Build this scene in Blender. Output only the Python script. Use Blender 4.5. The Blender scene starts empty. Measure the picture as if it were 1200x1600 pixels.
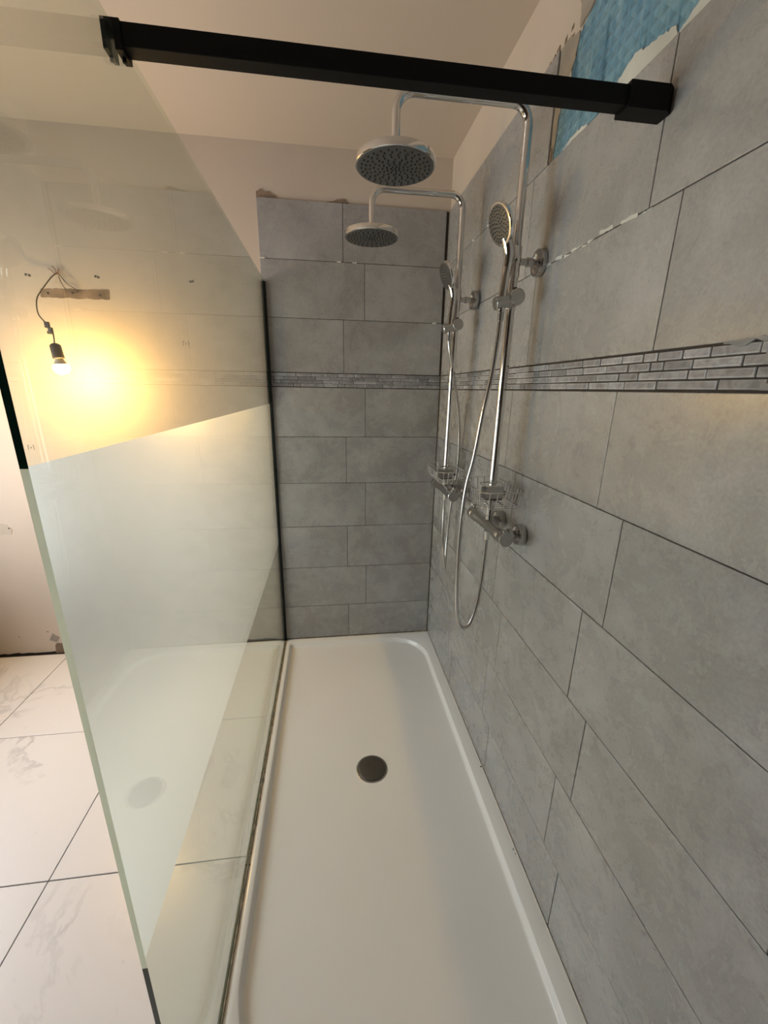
import bpy, bmesh, math, random
from mathutils import Vector, Matrix, Quaternion
random.seed(7)
S = bpy.context.scene
C = S.collection
PI = math.pi

# ------------------------------------------------------------------ camera
cam_d = bpy.data.cameras.new('camera'); cam = bpy.data.objects.new('camera', cam_d); C.objects.link(cam)
cam_d.sensor_fit = 'AUTO'; cam_d.sensor_width = 36.0; cam_d.lens = 635.96 / 1600 * 36.0
cam_d.clip_start = 0.01
yaw, pitch, roll = 0.134748, -0.292511, 0.017048
fwd = Vector((math.sin(yaw) * math.cos(pitch), math.cos(yaw) * math.cos(pitch), math.sin(pitch)))
rgt = Vector((math.cos(yaw), -math.sin(yaw), 0)); up = rgt.cross(fwd)
r2 = rgt * math.cos(roll) + up * math.sin(roll); u2 = -rgt * math.sin(roll) + up * math.cos(roll)
M = Matrix((r2, u2, -fwd)).transposed().to_4x4(); M.translation = Vector((-0.59216, -2.21752, 1.47631))
cam.matrix_world = M
S.camera = cam

# ------------------------------------------------------------------ room, light, exposure
XL, YF, ZC = -2.62, -5.6, 2.5076           # left wall, front wall (behind the camera), ceiling
XG, TG, YG, ZG = -0.883, 0.008, -1.785, 1.964   # glass inner face, thickness, free end, top
ZF0, ZF1 = 0.631, 1.3965                   # frosted band
WY0, WY1, WZ0, WZ1 = -1.95, -0.30, 0.65, 1.72   # window in the left wall

W = bpy.data.worlds.new('world'); S.world = W; W.use_nodes = True
bg = W.node_tree.nodes['Background']; bg.inputs[0].default_value = (0.85, 0.89, 0.965, 1); bg.inputs[1].default_value = 7.4

def portal(name, loc, sx, sy, direction):
    l = bpy.data.lights.new(name, 'AREA'); l.shape = 'RECTANGLE'; l.size = sx; l.size_y = sy
    l.cycles.is_portal = True
    o = bpy.data.objects.new(name, l); C.objects.link(o); o.location = loc
    o.rotation_euler = Vector(direction).to_track_quat('-Z', 'Y').to_euler()
    return o
portal('window_daylight', (XL - 0.10, (WY0 + WY1) / 2, (WZ0 + WZ1) / 2), WY1 - WY0, WZ1 - WZ0, (1, 0, 0))
DX0, DX1, DZ1 = -1.9, -1.0, 2.05           # door behind the camera

BULB = 640.0
S.view_settings.view_transform = 'Standard'; S.view_settings.look = 'None'
S.view_settings.gamma = 1.0; S.view_settings.use_curve_mapping = False
S.view_settings.exposure = 0.28
S.cycles.max_bounces = 10; S.cycles.diffuse_bounces = 5; S.cycles.glossy_bounces = 5
S.cycles.transmission_bounces = 6; S.cycles.transparent_max_bounces = 16
S.cycles.caustics_reflective = True; S.cycles.caustics_refractive = True
S.cycles.sample_clamp_indirect = 6.0

# ------------------------------------------------------------------ materials
def mat(name):
    m = bpy.data.materials.new(name); m.use_nodes = True
    nt = m.node_tree; nt.nodes.clear()
    out = nt.nodes.new('ShaderNodeOutputMaterial')
    return m, nt, out
def N(nt, t, **kw):
    n = nt.nodes.new(t)
    for k, v in kw.items():
        if k in n.inputs: n.inputs[k].default_value = v
        else: setattr(n, k, v)
    return n
def ramp(nt, stops, interp='LINEAR'):
    r = nt.nodes.new('ShaderNodeValToRGB'); e = r.color_ramp.elements; r.color_ramp.interpolation = interp
    while len(e) < len(stops): e.new(0.5)
    for x, (p, c) in zip(e, stops):
        x.position = p; x.color = c if len(c) == 4 else (*c, 1)
    return r
def simple(name, col, rough=0.5, metal=0.0, spec=0.5, bump=0.0, bscale=60, var=0.0, vscale=4.0, coat=0.0):
    m, nt, out = mat(name)
    b = N(nt, 'ShaderNodeBsdfPrincipled', Roughness=rough, Metallic=metal)
    b.inputs['Base Color'].default_value = (*col, 1); b.inputs['Specular IOR Level'].default_value = spec
    b.inputs['Coat Weight'].default_value = coat
    tc = N(nt, 'ShaderNodeTexCoord')
    if var:
        n = N(nt, 'ShaderNodeTexNoise', Scale=vscale, Detail=5.0)
        nt.links.new(tc.outputs['Object'], n.inputs['Vector'])
        r = ramp(nt, [(0.3, tuple(c * (1 - var) for c in col)), (0.7, tuple(min(1, c * (1 + var)) for c in col))])
        nt.links.new(n.outputs['Fac'], r.inputs['Fac']); nt.links.new(r.outputs['Color'], b.inputs['Base Color'])
    if bump:
        n = N(nt, 'ShaderNodeTexNoise', Scale=bscale, Detail=4.0)
        nt.links.new(tc.outputs['Object'], n.inputs['Vector'])
        bp = N(nt, 'ShaderNodeBump', Strength=bump, Distance=0.002)
        nt.links.new(n.outputs['Fac'], bp.inputs['Height']); nt.links.new(bp.outputs['Normal'], b.inputs['Normal'])
    nt.links.new(b.outputs[0], out.inputs[0])
    return m
def offset_coords(nt, scale=(1, 1, 1), k=37.0):
    tc = N(nt, 'ShaderNodeTexCoord'); oi = N(nt, 'ShaderNodeObjectInfo')
    mu = N(nt, 'ShaderNodeMath', operation='MULTIPLY'); mu.inputs[1].default_value = k
    nt.links.new(oi.outputs['Random'], mu.inputs[0])
    mp = N(nt, 'ShaderNodeMapping'); mp.inputs['Scale'].default_value = scale
    nt.links.new(tc.outputs['Object'], mp.inputs['Vector'])
    ad = N(nt, 'ShaderNodeVectorMath', operation='ADD')
    nt.links.new(mp.outputs[0], ad.inputs[0]); nt.links.new(mu.outputs[0], ad.inputs[1])
    return ad.outputs[0], oi
def mixc(nt, a, b, fac, mode='MIX', f=1.0):
    m = N(nt, 'ShaderNodeMix', data_type='RGBA', blend_type=mode)
    if fac is None: m.inputs[0].default_value = f
    else: nt.links.new(fac, m.inputs[0])
    for s, v in ((6, a), (7, b)):
        if isinstance(v, tuple): m.inputs[s].default_value = (*v, 1)
        else: nt.links.new(v, m.inputs[s])
    return m.outputs[2]
def concrete_tile():
    m, nt, out = mat('grey_concrete_look_tile')
    b = N(nt, 'ShaderNodeBsdfPrincipled'); b.inputs['Specular IOR Level'].default_value = 0.5
    v, oi = offset_coords(nt, (1, 1, 1))
    n1 = N(nt, 'ShaderNodeTexNoise', Scale=3.6, Detail=5.0, Roughness=0.55, Distortion=0.2); nt.links.new(v, n1.inputs['Vector'])
    r1 = ramp(nt, [(0.28, (0.290, 0.281, 0.270)), (0.5, (0.340, 0.331, 0.320)), (0.72, (0.405, 0.396, 0.384))])
    nt.links.new(n1.outputs['Fac'], r1.inputs['Fac'])
    n2 = N(nt, 'ShaderNodeTexNoise', Scale=8.0, Detail=9.0, Roughness=0.75, Distortion=0.35); nt.links.new(v, n2.inputs['Vector'])
    r2_ = ramp(nt, [(0.52, (0, 0, 0)), (0.74, (0.34, 0.34, 0.34))]); nt.links.new(n2.outputs['Fac'], r2_.inputs['Fac'])
    c = mixc(nt, r1.outputs['Color'], (0.60, 0.60, 0.595), r2_.outputs['Color'])
    n3 = N(nt, 'ShaderNodeTexNoise', Scale=160.0, Detail=3.0); nt.links.new(v, n3.inputs['Vector'])
    r3 = ramp(nt, [(0.35, (0.93, 0.93, 0.93)), (0.65, (1.06, 1.06, 1.06))]); nt.links.new(n3.outputs['Fac'], r3.inputs['Fac'])
    c = mixc(nt, c, r3.outputs['Color'], None, 'MULTIPLY', 1.0)
    nt.links.new(c, b.inputs['Base Color'])
    rr = N(nt, 'ShaderNodeMapRange'); rr.inputs[3].default_value = 0.24; rr.inputs[4].default_value = 0.31
    nt.links.new(n2.outputs['Fac'], rr.inputs[0]); nt.links.new(rr.outputs[0], b.inputs['Roughness'])
    bp = N(nt, 'ShaderNodeBump', Strength=0.05, Distance=0.002)
    nt.links.new(n2.outputs['Fac'], bp.inputs['Height']); nt.links.new(bp.outputs['Normal'], b.inputs['Normal'])
    nt.links.new(b.outputs[0], out.inputs[0]); return m
def marble_tile():
    m, nt, out = mat('white_marble_look_floor_tile')
    b = N(nt, 'ShaderNodeBsdfPrincipled', Roughness=0.27)
    v, oi = offset_coords(nt, (1, 1, 1), 53.0)
    n1 = N(nt, 'ShaderNodeTexNoise', Scale=2.3, Detail=7.0, Roughness=0.62, Distortion=1.1); nt.links.new(v, n1.inputs['Vector'])
    r1 = ramp(nt, [(0.475, (0, 0, 0)), (0.498, (0.42, 0.42, 0.42)), (0.505, (0.42, 0.42, 0.42)), (0.54, (0, 0, 0))])
    nt.links.new(n1.outputs['Fac'], r1.inputs['Fac'])
    n2 = N(nt, 'ShaderNodeTexNoise', Scale=2.0, Detail=3.0); nt.links.new(v, n2.inputs['Vector'])
    r2_ = ramp(nt, [(0.50, (0, 0, 0)), (0.66, (1, 1, 1))]); nt.links.new(n2.outputs['Fac'], r2_.inputs['Fac'])
    f = N(nt, 'ShaderNodeMath', operation='MULTIPLY')
    nt.links.new(r1.outputs['Color'], f.inputs[0]); nt.links.new(r2_.outputs['Color'], f.inputs[1])
    n4 = N(nt, 'ShaderNodeTexNoise', Scale=9.0, Detail=6.0, Roughness=0.7, Distortion=0.8); nt.links.new(v, n4.inputs['Vector'])
    r4 = ramp(nt, [(0.64, (0, 0, 0)), (0.72, (0.35, 0.35, 0.35))]); nt.links.new(n4.outputs['Fac'], r4.inputs['Fac'])
    c = mixc(nt, (0.78, 0.775, 0.775), (0.30, 0.30, 0.32), f.outputs[0])
    c = mixc(nt, c, (0.52, 0.47, 0.43), r4.outputs['Color'])
    nt.links.new(c, b.inputs['Base Color'])
    nt.links.new(b.outputs[0], out.inputs[0]); return m
def stone(name, lo, hi):
    m, nt, out = mat(name)
    b = N(nt, 'ShaderNodeBsdfPrincipled', Roughness=0.5)
    v, oi = offset_coords(nt, (1, 1, 1), 91.0)
    n = N(nt, 'ShaderNodeTexNoise', Scale=38.0, Detail=6.0, Roughness=0.7, Distortion=0.8); nt.links.new(v, n.inputs['Vector'])
    r = ramp(nt, [(0.35, lo), (0.66, hi)]); nt.links.new(n.outputs['Fac'], r.inputs['Fac'])
    mr = N(nt, 'ShaderNodeMapRange'); mr.inputs[3].default_value = 0.72; mr.inputs[4].default_value = 1.3
    nt.links.new(oi.outputs['Random'], mr.inputs[0])
    cb = N(nt, 'ShaderNodeCombineColor')
    for i in range(3): nt.links.new(mr.outputs[0], cb.inputs[i])
    c = mixc(nt, r.outputs['Color'], cb.outputs[0], None, 'MULTIPLY', 1.0)
    nt.links.new(c, b.inputs['Base Color'])
    bp = N(nt, 'ShaderNodeBump', Strength=0.4, Distance=0.001)
    nt.links.new(n.outputs['Fac'], bp.inputs['Height']); nt.links.new(bp.outputs['Normal'], b.inputs['Normal'])
    nt.links.new(b.outputs[0], out.inputs[0]); return m
def pane_glass():
    m, nt, out = mat('clear_tinted_glass')
    geo = N(nt, 'ShaderNodeNewGeometry')
    ior = N(nt, 'ShaderNodeMapRange'); ior.inputs[3].default_value = 1.5; ior.inputs[4].default_value = 1 / 1.5
    nt.links.new(geo.outputs['Backfacing'], ior.inputs[0])
    fr = N(nt, 'ShaderNodeFresnel'); nt.links.new(ior.outputs[0], fr.inputs['IOR'])
    t = N(nt, 'ShaderNodeBsdfTransparent'); t.inputs[0].default_value = (0.940, 0.962, 0.925, 1)
    g = N(nt, 'ShaderNodeBsdfGlossy', Roughness=0.0); g.inputs[0].default_value = (0.93, 0.97, 0.94, 1)
    d = N(nt, 'ShaderNodeBsdfDiffuse'); d.inputs[0].default_value = (0.8, 0.85, 0.8, 1)
    tc = N(nt, 'ShaderNodeTexCoord')
    n = N(nt, 'ShaderNodeTexNoise', Scale=3.0, Detail=4.0); nt.links.new(tc.outputs['Object'], n.inputs['Vector'])
    mr = N(nt, 'ShaderNodeMapRange'); mr.inputs[3].default_value = 0.0; mr.inputs[4].default_value = 0.02
    nt.links.new(n.outputs['Fac'], mr.inputs[0])
    m0 = N(nt, 'ShaderNodeMixShader'); nt.links.new(mr.outputs[0], m0.inputs[0])
    nt.links.new(t.outputs[0], m0.inputs[1]); nt.links.new(d.outputs[0], m0.inputs[2])
    m1 = N(nt, 'ShaderNodeMixShader'); nt.links.new(fr.outputs[0], m1.inputs[0])
    nt.links.new(m0.outputs[0], m1.inputs[1]); nt.links.new(g.outputs[0], m1.inputs[2])
    nt.links.new(m1.outputs[0], out.inputs[0]); return m
def frosted():
    m, nt, out = mat('satin_frosted_film')
    tr = N(nt, 'ShaderNodeBsdfTranslucent'); tr.inputs[0].default_value = (0.96, 0.985, 0.97, 1)
    rf = N(nt, 'ShaderNodeBsdfRefraction', Roughness=0.6, IOR=1.20); rf.inputs[0].default_value = (0.97, 0.99, 0.975, 1)
    d = N(nt, 'ShaderNodeBsdfDiffuse'); d.inputs[0].default_value = (0.80, 0.85, 0.81, 1)
    mx = N(nt, 'ShaderNodeMixShader'); mx.inputs[0].default_value = 0.66
    nt.links.new(tr.outputs[0], mx.inputs[1]); nt.links.new(rf.outputs[0], mx.inputs[2])
    m2 = N(nt, 'ShaderNodeMixShader'); m2.inputs[0].default_value = 0.05
    nt.links.new(mx.outputs[0], m2.inputs[1]); nt.links.new(d.outputs[0], m2.inputs[2])
    nt.links.new(m2.outputs[0], out.inputs[0]); return m
def membrane():
    m, nt, out = mat('blue_mesh_waterproof_membrane')
    b = N(nt, 'ShaderNodeBsdfPrincipled', Roughness=0.45)
    tc = N(nt, 'ShaderNodeTexCoord')
    mp = N(nt, 'ShaderNodeMapping'); mp.inputs['Scale'].default_value = (1, 3.0, 0.9); nt.links.new(tc.outputs['Object'], mp.inputs['Vector'])
    n = N(nt, 'ShaderNodeTexNoise', Scale=9.0, Detail=6.0, Distortion=0.6); nt.links.new(mp.outputs[0], n.inputs['Vector'])
    r = ramp(nt, [(0.34, (0.06, 0.17, 0.25)), (0.46, (0.15, 0.32, 0.43)), (0.72, (0.27, 0.45, 0.54))])
    nt.links.new(n.outputs['Fac'], r.inputs['Fac']); nt.links.new(r.outputs['Color'], b.inputs['Base Color'])
    h = None
    for d in ('Y', 'Z'):
        w = N(nt, 'ShaderNodeTexWave', wave_type='BANDS', bands_direction=d, Scale=13.0, Distortion=1.2)
        w.inputs['Detail Scale'].default_value = 0.6
        nt.links.new(tc.outputs['Object'], w.inputs['Vector'])
        if h is None: h = w.outputs['Fac']
        else:
            a = N(nt, 'ShaderNodeMath', operation='MAXIMUM'); nt.links.new(h, a.inputs[0]); nt.links.new(w.outputs['Fac'], a.inputs[1]); h = a.outputs[0]
    bp = N(nt, 'ShaderNodeBump', Strength=1.0, Distance=0.004)
    nt.links.new(h, bp.inputs['Height']); nt.links.new(bp.outputs['Normal'], b.inputs['Normal'])
    nt.links.new(b.outputs[0], out.inputs[0]); return m
def emitter(name, col, s):
    m, nt, out = mat(name)
    e = N(nt, 'ShaderNodeEmission'); e.inputs[0].default_value = (*col, 1); e.inputs[1].default_value = s
    nt.links.new(e.outputs[0], out.inputs[0]); return m

M_TILE = concrete_tile(); M_FLOOR = marble_tile()
M_STONE = stone('tumbled_grey_stone', (0.17, 0.17, 0.185), (0.34, 0.34, 0.36))
M_STONE_EDGE = stone('worn_pale_stone_edge', (0.34, 0.34, 0.35), (0.52, 0.52, 0.53))
M_GLASS = pane_glass(); M_FROST = frosted(); M_MEMB = membrane()
M_PAINT = simple('warm_white_wall_paint', (0.62, 0.53, 0.43), 0.6, bump=0.25, bscale=45, var=0.05, vscale=2.2)
M_DARK_WALL = simple('unseen_wall_darkened', (0.17, 0.13, 0.10), 0.9, bump=0.6, bscale=30, var=0.25, vscale=3)  # invented dark finish for unseen walls, cuts bounced light
M_DOOR = simple('dark_wood_door', (0.09, 0.05, 0.03), 0.4, var=0.3, vscale=12)
M_DARK_FLOOR = simple('unseen_floor_darkened', (0.20, 0.19, 0.175), 0.85, bump=0.4, bscale=25, var=0.15)  # invented dark finish for the unseen floor, cuts bounced light
M_CEIL = simple('ceiling_paint', (0.56, 0.485, 0.39), 0.8, bump=0.2, bscale=60)
M_BED = simple('dark_tile_adhesive', (0.045, 0.034, 0.028), 0.9, bump=0.5, bscale=90)
M_FGROUT = simple('dark_floor_grout', (0.035, 0.03, 0.028), 0.9)
M_CHROME = simple('polished_chrome', (0.72, 0.71, 0.70), 0.10, 1.0)
M_CHROME_D = simple('brushed_chrome', (0.50, 0.49, 0.48), 0.24, 1.0)
M_HOSE = simple('ribbed_chrome_hose', (0.58, 0.57, 0.56), 0.2, 1.0)
M_FACE = simple('dark_grey_spray_face', (0.085, 0.085, 0.083), 0.42, 0.1)
M_NOZZLE = simple('black_rubber', (0.012, 0.012, 0.012), 0.5)
M_BLACK = simple('matt_black_metal', (0.004, 0.0036, 0.0036), 0.55, spec=0.18)
M_TRAY = simple('white_acrylic', (0.87, 0.86, 0.85), 0.20, var=0.012, vscale=3, bump=0.02, bscale=8)
M_EDGE = simple('dark_green_glass_edge', (0.008, 0.045, 0.032), 0.08)
def edge_painted_scatter():
    m, nt, out = mat('painted_scatter_green_glass_edge')
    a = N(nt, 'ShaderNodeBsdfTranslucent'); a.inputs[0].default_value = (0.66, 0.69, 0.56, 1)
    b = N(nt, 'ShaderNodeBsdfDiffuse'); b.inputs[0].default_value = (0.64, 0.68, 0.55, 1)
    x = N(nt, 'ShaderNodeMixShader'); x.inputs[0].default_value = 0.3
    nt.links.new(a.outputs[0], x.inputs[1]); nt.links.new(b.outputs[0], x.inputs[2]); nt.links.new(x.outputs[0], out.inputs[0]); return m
M_EDGE_SCATTER = edge_painted_scatter()  # paler edge colour stands for light scattered out of the frosted band
M_DIRT = simple('grimy_silicone', (0.24, 0.185, 0.125), 0.6, var=0.7, vscale=30)
M_CAULK = simple('pale_silicone', (0.62, 0.58, 0.52), 0.4)
M_PLASTER = simple('grey_bare_plaster', (0.36, 0.32, 0.26), 0.9, bump=0.6, bscale=40, var=0.2, vscale=9)
M_ADH = simple('pale_adhesive_smear', (0.60, 0.60, 0.55), 0.8, bump=0.6, bscale=50, var=0.1, vscale=12)
M_GREYFILL = simple('grey_filler', (0.27, 0.265, 0.26), 0.8, bump=0.4, bscale=60, var=0.1, vscale=15)
M_SCAR = simple('scraped_plaster', (0.24, 0.17, 0.115), 0.9, bump=0.6, bscale=70, var=0.45, vscale=14)
M_HOLE = simple('dark_hole', (0.02, 0.015, 0.012), 0.9)
M_PLUG = simple('grey_wall_plug', (0.10, 0.09, 0.08), 0.6)
M_WHITE = simple('white_plastic', (0.75, 0.72, 0.66), 0.4)
M_HOLDER = simple('brown_lamp_holder', (0.10, 0.07, 0.05), 0.45)
M_NECK = simple('white_bulb_housing', (0.62, 0.55, 0.45), 0.5)
M_CABLE = simple('grey_cable', (0.10, 0.075, 0.055), 0.5)
M_WIRE_R = simple('copper_red_wire', (0.28, 0.10, 0.06), 0.5)
M_BULB = emitter('lit_warm_bulb', (1.0, 0.58, 0.15), BULB)
M_CLAMP = simple('dark_grey_clamp', (0.06, 0.06, 0.06), 0.4)
M_FRAME = simple('white_window_frame', (0.7, 0.68, 0.64), 0.4)
M_DRAIN = simple('dark_bronze_drain_cover', (0.085, 0.078, 0.070), 0.42, 0.35)
M_ALU = simple('grey_hinge_metal', (0.3, 0.3, 0.3), 0.4, 0.8)

# ------------------------------------------------------------------ mesh helpers
def wloc(o):
    v = Vector((0, 0, 0))
    while o is not None: v += o.location; o = o.parent
    return v
def finish(name, bm, m, parent=None, smooth=False, recalc=True, auto=None):
    """bm is in world coordinates; verts are shifted into the parent's frame."""
    if recalc: bmesh.ops.recalc_face_normals(bm, faces=bm.faces)
    me = bpy.data.meshes.new(name)
    if parent is not None: bmesh.ops.translate(bm, vec=-wloc(parent), verts=bm.verts)
    if smooth:
        for f in bm.faces: f.smooth = True
        for e in bm.edges:
            if len(e.link_faces) == 2 and e.calc_face_angle(0) > math.radians(auto or 38): e.smooth = False
    bm.to_mesh(me); bm.free()
    for x in (m if isinstance(m, (list, tuple)) else [m]): me.materials.append(x)
    o = bpy.data.objects.new(name, me); C.objects.link(o)
    if parent is not None: o.parent = parent
    return o
def box(bm, x0, x1, y0, y1, z0, z1, mi=0):
    v = [bm.verts.new((x, y, z)) for x in (x0, x1) for y in (y0, y1) for z in (z0, z1)]
    for q in ((0, 1, 3, 2), (4, 6, 7, 5), (0, 4, 5, 1), (2, 3, 7, 6), (0, 2, 6, 4), (1, 5, 7, 3)):
        f = bm.faces.new([v[i] for i in q]); f.material_index = mi
    return v
def bevel_all(bm, w, seg=2):
    bmesh.ops.bevel(bm, geom=list(bm.edges), offset=w, segments=seg, affect='EDGES', profile=0.5)
def frame(axis):
    a = Vector(axis).normalized(); h = Vector((0, 0, 1)) if abs(a.z) < 0.9 else Vector((1, 0, 0))
    u = a.cross(h).normalized(); return a, u, a.cross(u)
def lathe(bm, origin, axis, prof, seg=32, mi=0):
    """prof: (distance along axis, radius)"""
    a, u, w = frame(axis); o = Vector(origin); rings = []
    for d, r in prof:
        c = o + a * d
        if r < 1e-6: rings.append([bm.verts.new(c)])
        else: rings.append([bm.verts.new(c + (u * math.cos(t) + w * math.sin(t)) * r) for t in (2 * PI * i / seg for i in range(seg))])
    for A, B in zip(rings, rings[1:]):
        for i in range(seg):
            j = (i + 1) % seg
            q = [A[i % len(A)], A[j % len(A)], B[j % len(B)], B[i % len(B)]]
            q = list(dict.fromkeys(q))
            if len(q) > 2:
                f = bm.faces.new(q); f.material_index = mi
    for R, flag in ((rings[0], 1), (rings[-1], 1)):
        if len(R) > 1:
            f = bm.faces.new(R); f.material_index = mi
def cyl(bm, p, q, r, seg=24, ch=0.001, mi=0):
    p, q = Vector(p), Vector(q); L = (q - p).length; ch = min(ch, L / 3, r / 2)
    lathe(bm, p, q - p, [(0, r - ch), (ch, r), (L - ch, r), (L, r - ch)], seg, mi)
def catmull(pts, step=0.01):
    P = [Vector(p) for p in pts]; P = [P[0] * 2 - P[1]] + P + [P[-1] * 2 - P[-2]]; out = []
    for i in range(1, len(P) - 2):
        a, b, c, d = P[i - 1:i + 3]; n = max(2, int((c - b).length / step))
        for k in range(n):
            t = k / n
            out.append(0.5 * ((2 * b) + (c - a) * t + (2 * a - 5 * b + 4 * c - d) * t * t + (3 * b - a - 3 * c + d) * t ** 3))
    out.append(P[-2]); return out
def tube(bm, pts, r, seg=12, caps=True, mi=0):
    """r: number or function of index / list"""
    pts = [Vector(p) for p in pts]; n = len(pts)
    t0 = (pts[1] - pts[0]).normalized(); _, u, _w = frame(t0); rings = []
    for i, p in enumerate(pts):
        t = (pts[min(i + 1, n - 1)] - pts[max(i - 1, 0)]).normalized()
        u = (u - t * u.dot(t)).normalized(); w = t.cross(u)
        rr = r[i] if isinstance(r, (list, tuple)) else (r(i) if callable(r) else r)
        rings.append([bm.verts.new(p + (u * math.cos(a) + w * math.sin(a)) * rr) for a in (2 * PI * k / seg for k in range(seg))])
    for A, B in zip(rings, rings[1:]):
        for i in range(seg):
            f = bm.faces.new((A[i], A[(i + 1) % seg], B[(i + 1) % seg], B[i])); f.material_index = mi
    if caps:
        bm.faces.new(rings[0]); bm.faces.new(rings[-1])
def thing(name, label, cat, loc, group=None):
    o = bpy.data.objects.new(name, None); C.objects.link(o); o.location = loc
    o.empty_display_size = 0.05
    o['label'] = label; o['category'] = cat
    if group: o['group'] = group
    return o
def structure(o): o['kind'] = 'structure'; return o
def prism(bm, poly, axis, d0, d1, mi=0):
    """poly of 2-D points extruded along axis ('x': (y,z) points, 'y': (x,z), 'z': (x,y))"""
    def P(a, b, d): return {'x': (d, a, b), 'y': (a, d, b), 'z': (a, b, d)}[axis]
    A = [bm.verts.new(P(a, b, d0)) for a, b in poly]; B = [bm.verts.new(P(a, b, d1)) for a, b in poly]
    n = len(poly)
    for f in (bm.faces.new(A), bm.faces.new(B)): f.material_index = mi
    for i in range(n):
        f = bm.faces.new((A[i], A[(i + 1) % n], B[(i + 1) % n], B[i])); f.material_index = mi
def ragged(poly, amp, n=6, seed=1):
    """subdivide the closed outline with small random jogs (torn paint, scraped plaster)"""
    rd = random.Random(seed); out = []
    for (a, b), (c, d) in zip(poly, poly[1:] + poly[:1]):
        L = math.hypot(c - a, d - b); k = max(1, min(n, int(L / (amp * 2.2))))
        for i in range(k):
            t = i / k; j = amp if i else amp * 0.3
            out.append((a + (c - a) * t + rd.uniform(-j, j), b + (d - b) * t + rd.uniform(-j, j)))
    return out

# ------------------------------------------------------------------ room shell
H = 0.252
Z = [0.0, 0.2205, 0.4725, 0.7245, 0.9765, 1.2285, 1.4805, 1.5515, 1.8035, 2.0555, 2.2975]
bm = bmesh.new(); box(bm, XL - 0.12, 0.15, YF - 0.15, 0.15, -0.15, -0.045)
floor = structure(finish('floor', bm, M_FGROUT))
bm = bmesh.new(); box(bm, XL - 0.0, -0.884, YF, 0.008, -0.045, -0.0035)
finish('grout_bed', bm, M_FGROUT, floor)
bm = bmesh.new(); box(bm, XL, 0.0, YF, -3.03, -0.045, -0.006); finish('darkened_floor_behind', bm, M_DARK_FLOOR, floor)  # unseen floor behind the camera, kept dark to lower ambient light
bm = bmesh.new(); box(bm, XL - 0.15, 0.15, YF - 0.15, 0.15, ZC, ZC + 0.12)
ceiling = structure(finish('ceiling', bm, M_CEIL))
bm = bmesh.new(); box(bm, XL - 0.15, 0.15, 0.008, 0.15, -0.045, ZC)
wall_back = structure(finish('wall_back', bm, M_PAINT))
bm = bmesh.new(); box(bm, 0.008, 0.15, YF - 0.15, 0.008, -0.045, ZC)
wall_right = structure(finish('wall_right', bm, M_PAINT))
bm = bmesh.new()
for b in ((YF, WY0, -0.045, ZC), (WY1, 0.008, -0.045, ZC), (WY0, WY1, -0.045, WZ0), (WY0, WY1, WZ1, ZC)):
    box(bm, XL - 0.15, XL, *b)
wall_left = structure(finish('wall_left', bm, M_DARK_WALL))  # out of view; dark colour chosen to lower ambient light
bm = bmesh.new()
for b in ((XL - 0.15, DX0, -0.045, ZC), (DX1, 0.008, -0.045, ZC), (DX0, DX1, DZ1, ZC)):
    box(bm, b[0], b[1], YF - 0.15, YF, b[2], b[3])
wall_front = structure(finish('wall_front', bm, M_DARK_WALL))  # out of view; set far back and dark to lower ambient light
# window frame with mullion and panes
bm = bmesh.new(); fx0, fx1 = XL - 0.09, XL - 0.04
for b in ((WY0, WY0 + .055, WZ0, WZ1), (WY1 - .055, WY1, WZ0, WZ1), (WY0 + .055, WY1 - .055, WZ0, WZ0 + .055), (WY0 + .055, WY1 - .055, WZ1 - .055, WZ1), ((WY0 + WY1) / 2 - .04, (WY0 + WY1) / 2 + .04, WZ0 + .055, WZ1 - .055)):
    box(bm, fx0, fx1, *b)
window_1 = structure(finish('window_1', bm, M_FRAME))
bm = bmesh.new(); box(bm, XL - 0.05, XL + 0.03, WY0 - .03, WY1 + .03, WZ0 - .03, WZ0 - .002); finish('window_sill', bm, M_FRAME, window_1)
# door lining behind the camera
bm = bmesh.new()
for b in ((DX0, DX0 + .04, 0, DZ1), (DX1 - .04, DX1, 0, DZ1), (DX0 + .04, DX1 - .04, DZ1 - .04, DZ1)):
    box(bm, b[0], b[1], YF - 0.15, YF + 0.01, b[2], b[3])
door_1 = structure(finish('door_1', bm, M_FRAME))
bm = bmesh.new(); box(bm, DX0 + .043, DX1 - .043, YF - .06, YF - .02, -.003, DZ1 - .043); dl = finish('door_leaf', bm, M_DOOR, door_1)
bm = bmesh.new(); cyl(bm, (DX0 + .10, YF - .02, 1.0), (DX0 + .10, YF + .03, 1.0), .01); cyl(bm, (DX0 + .09, YF + .03, 1.0), (DX0 + .21, YF + .03, 1.0), .009); finish('door_handle', bm, M_ALU, dl)

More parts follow.
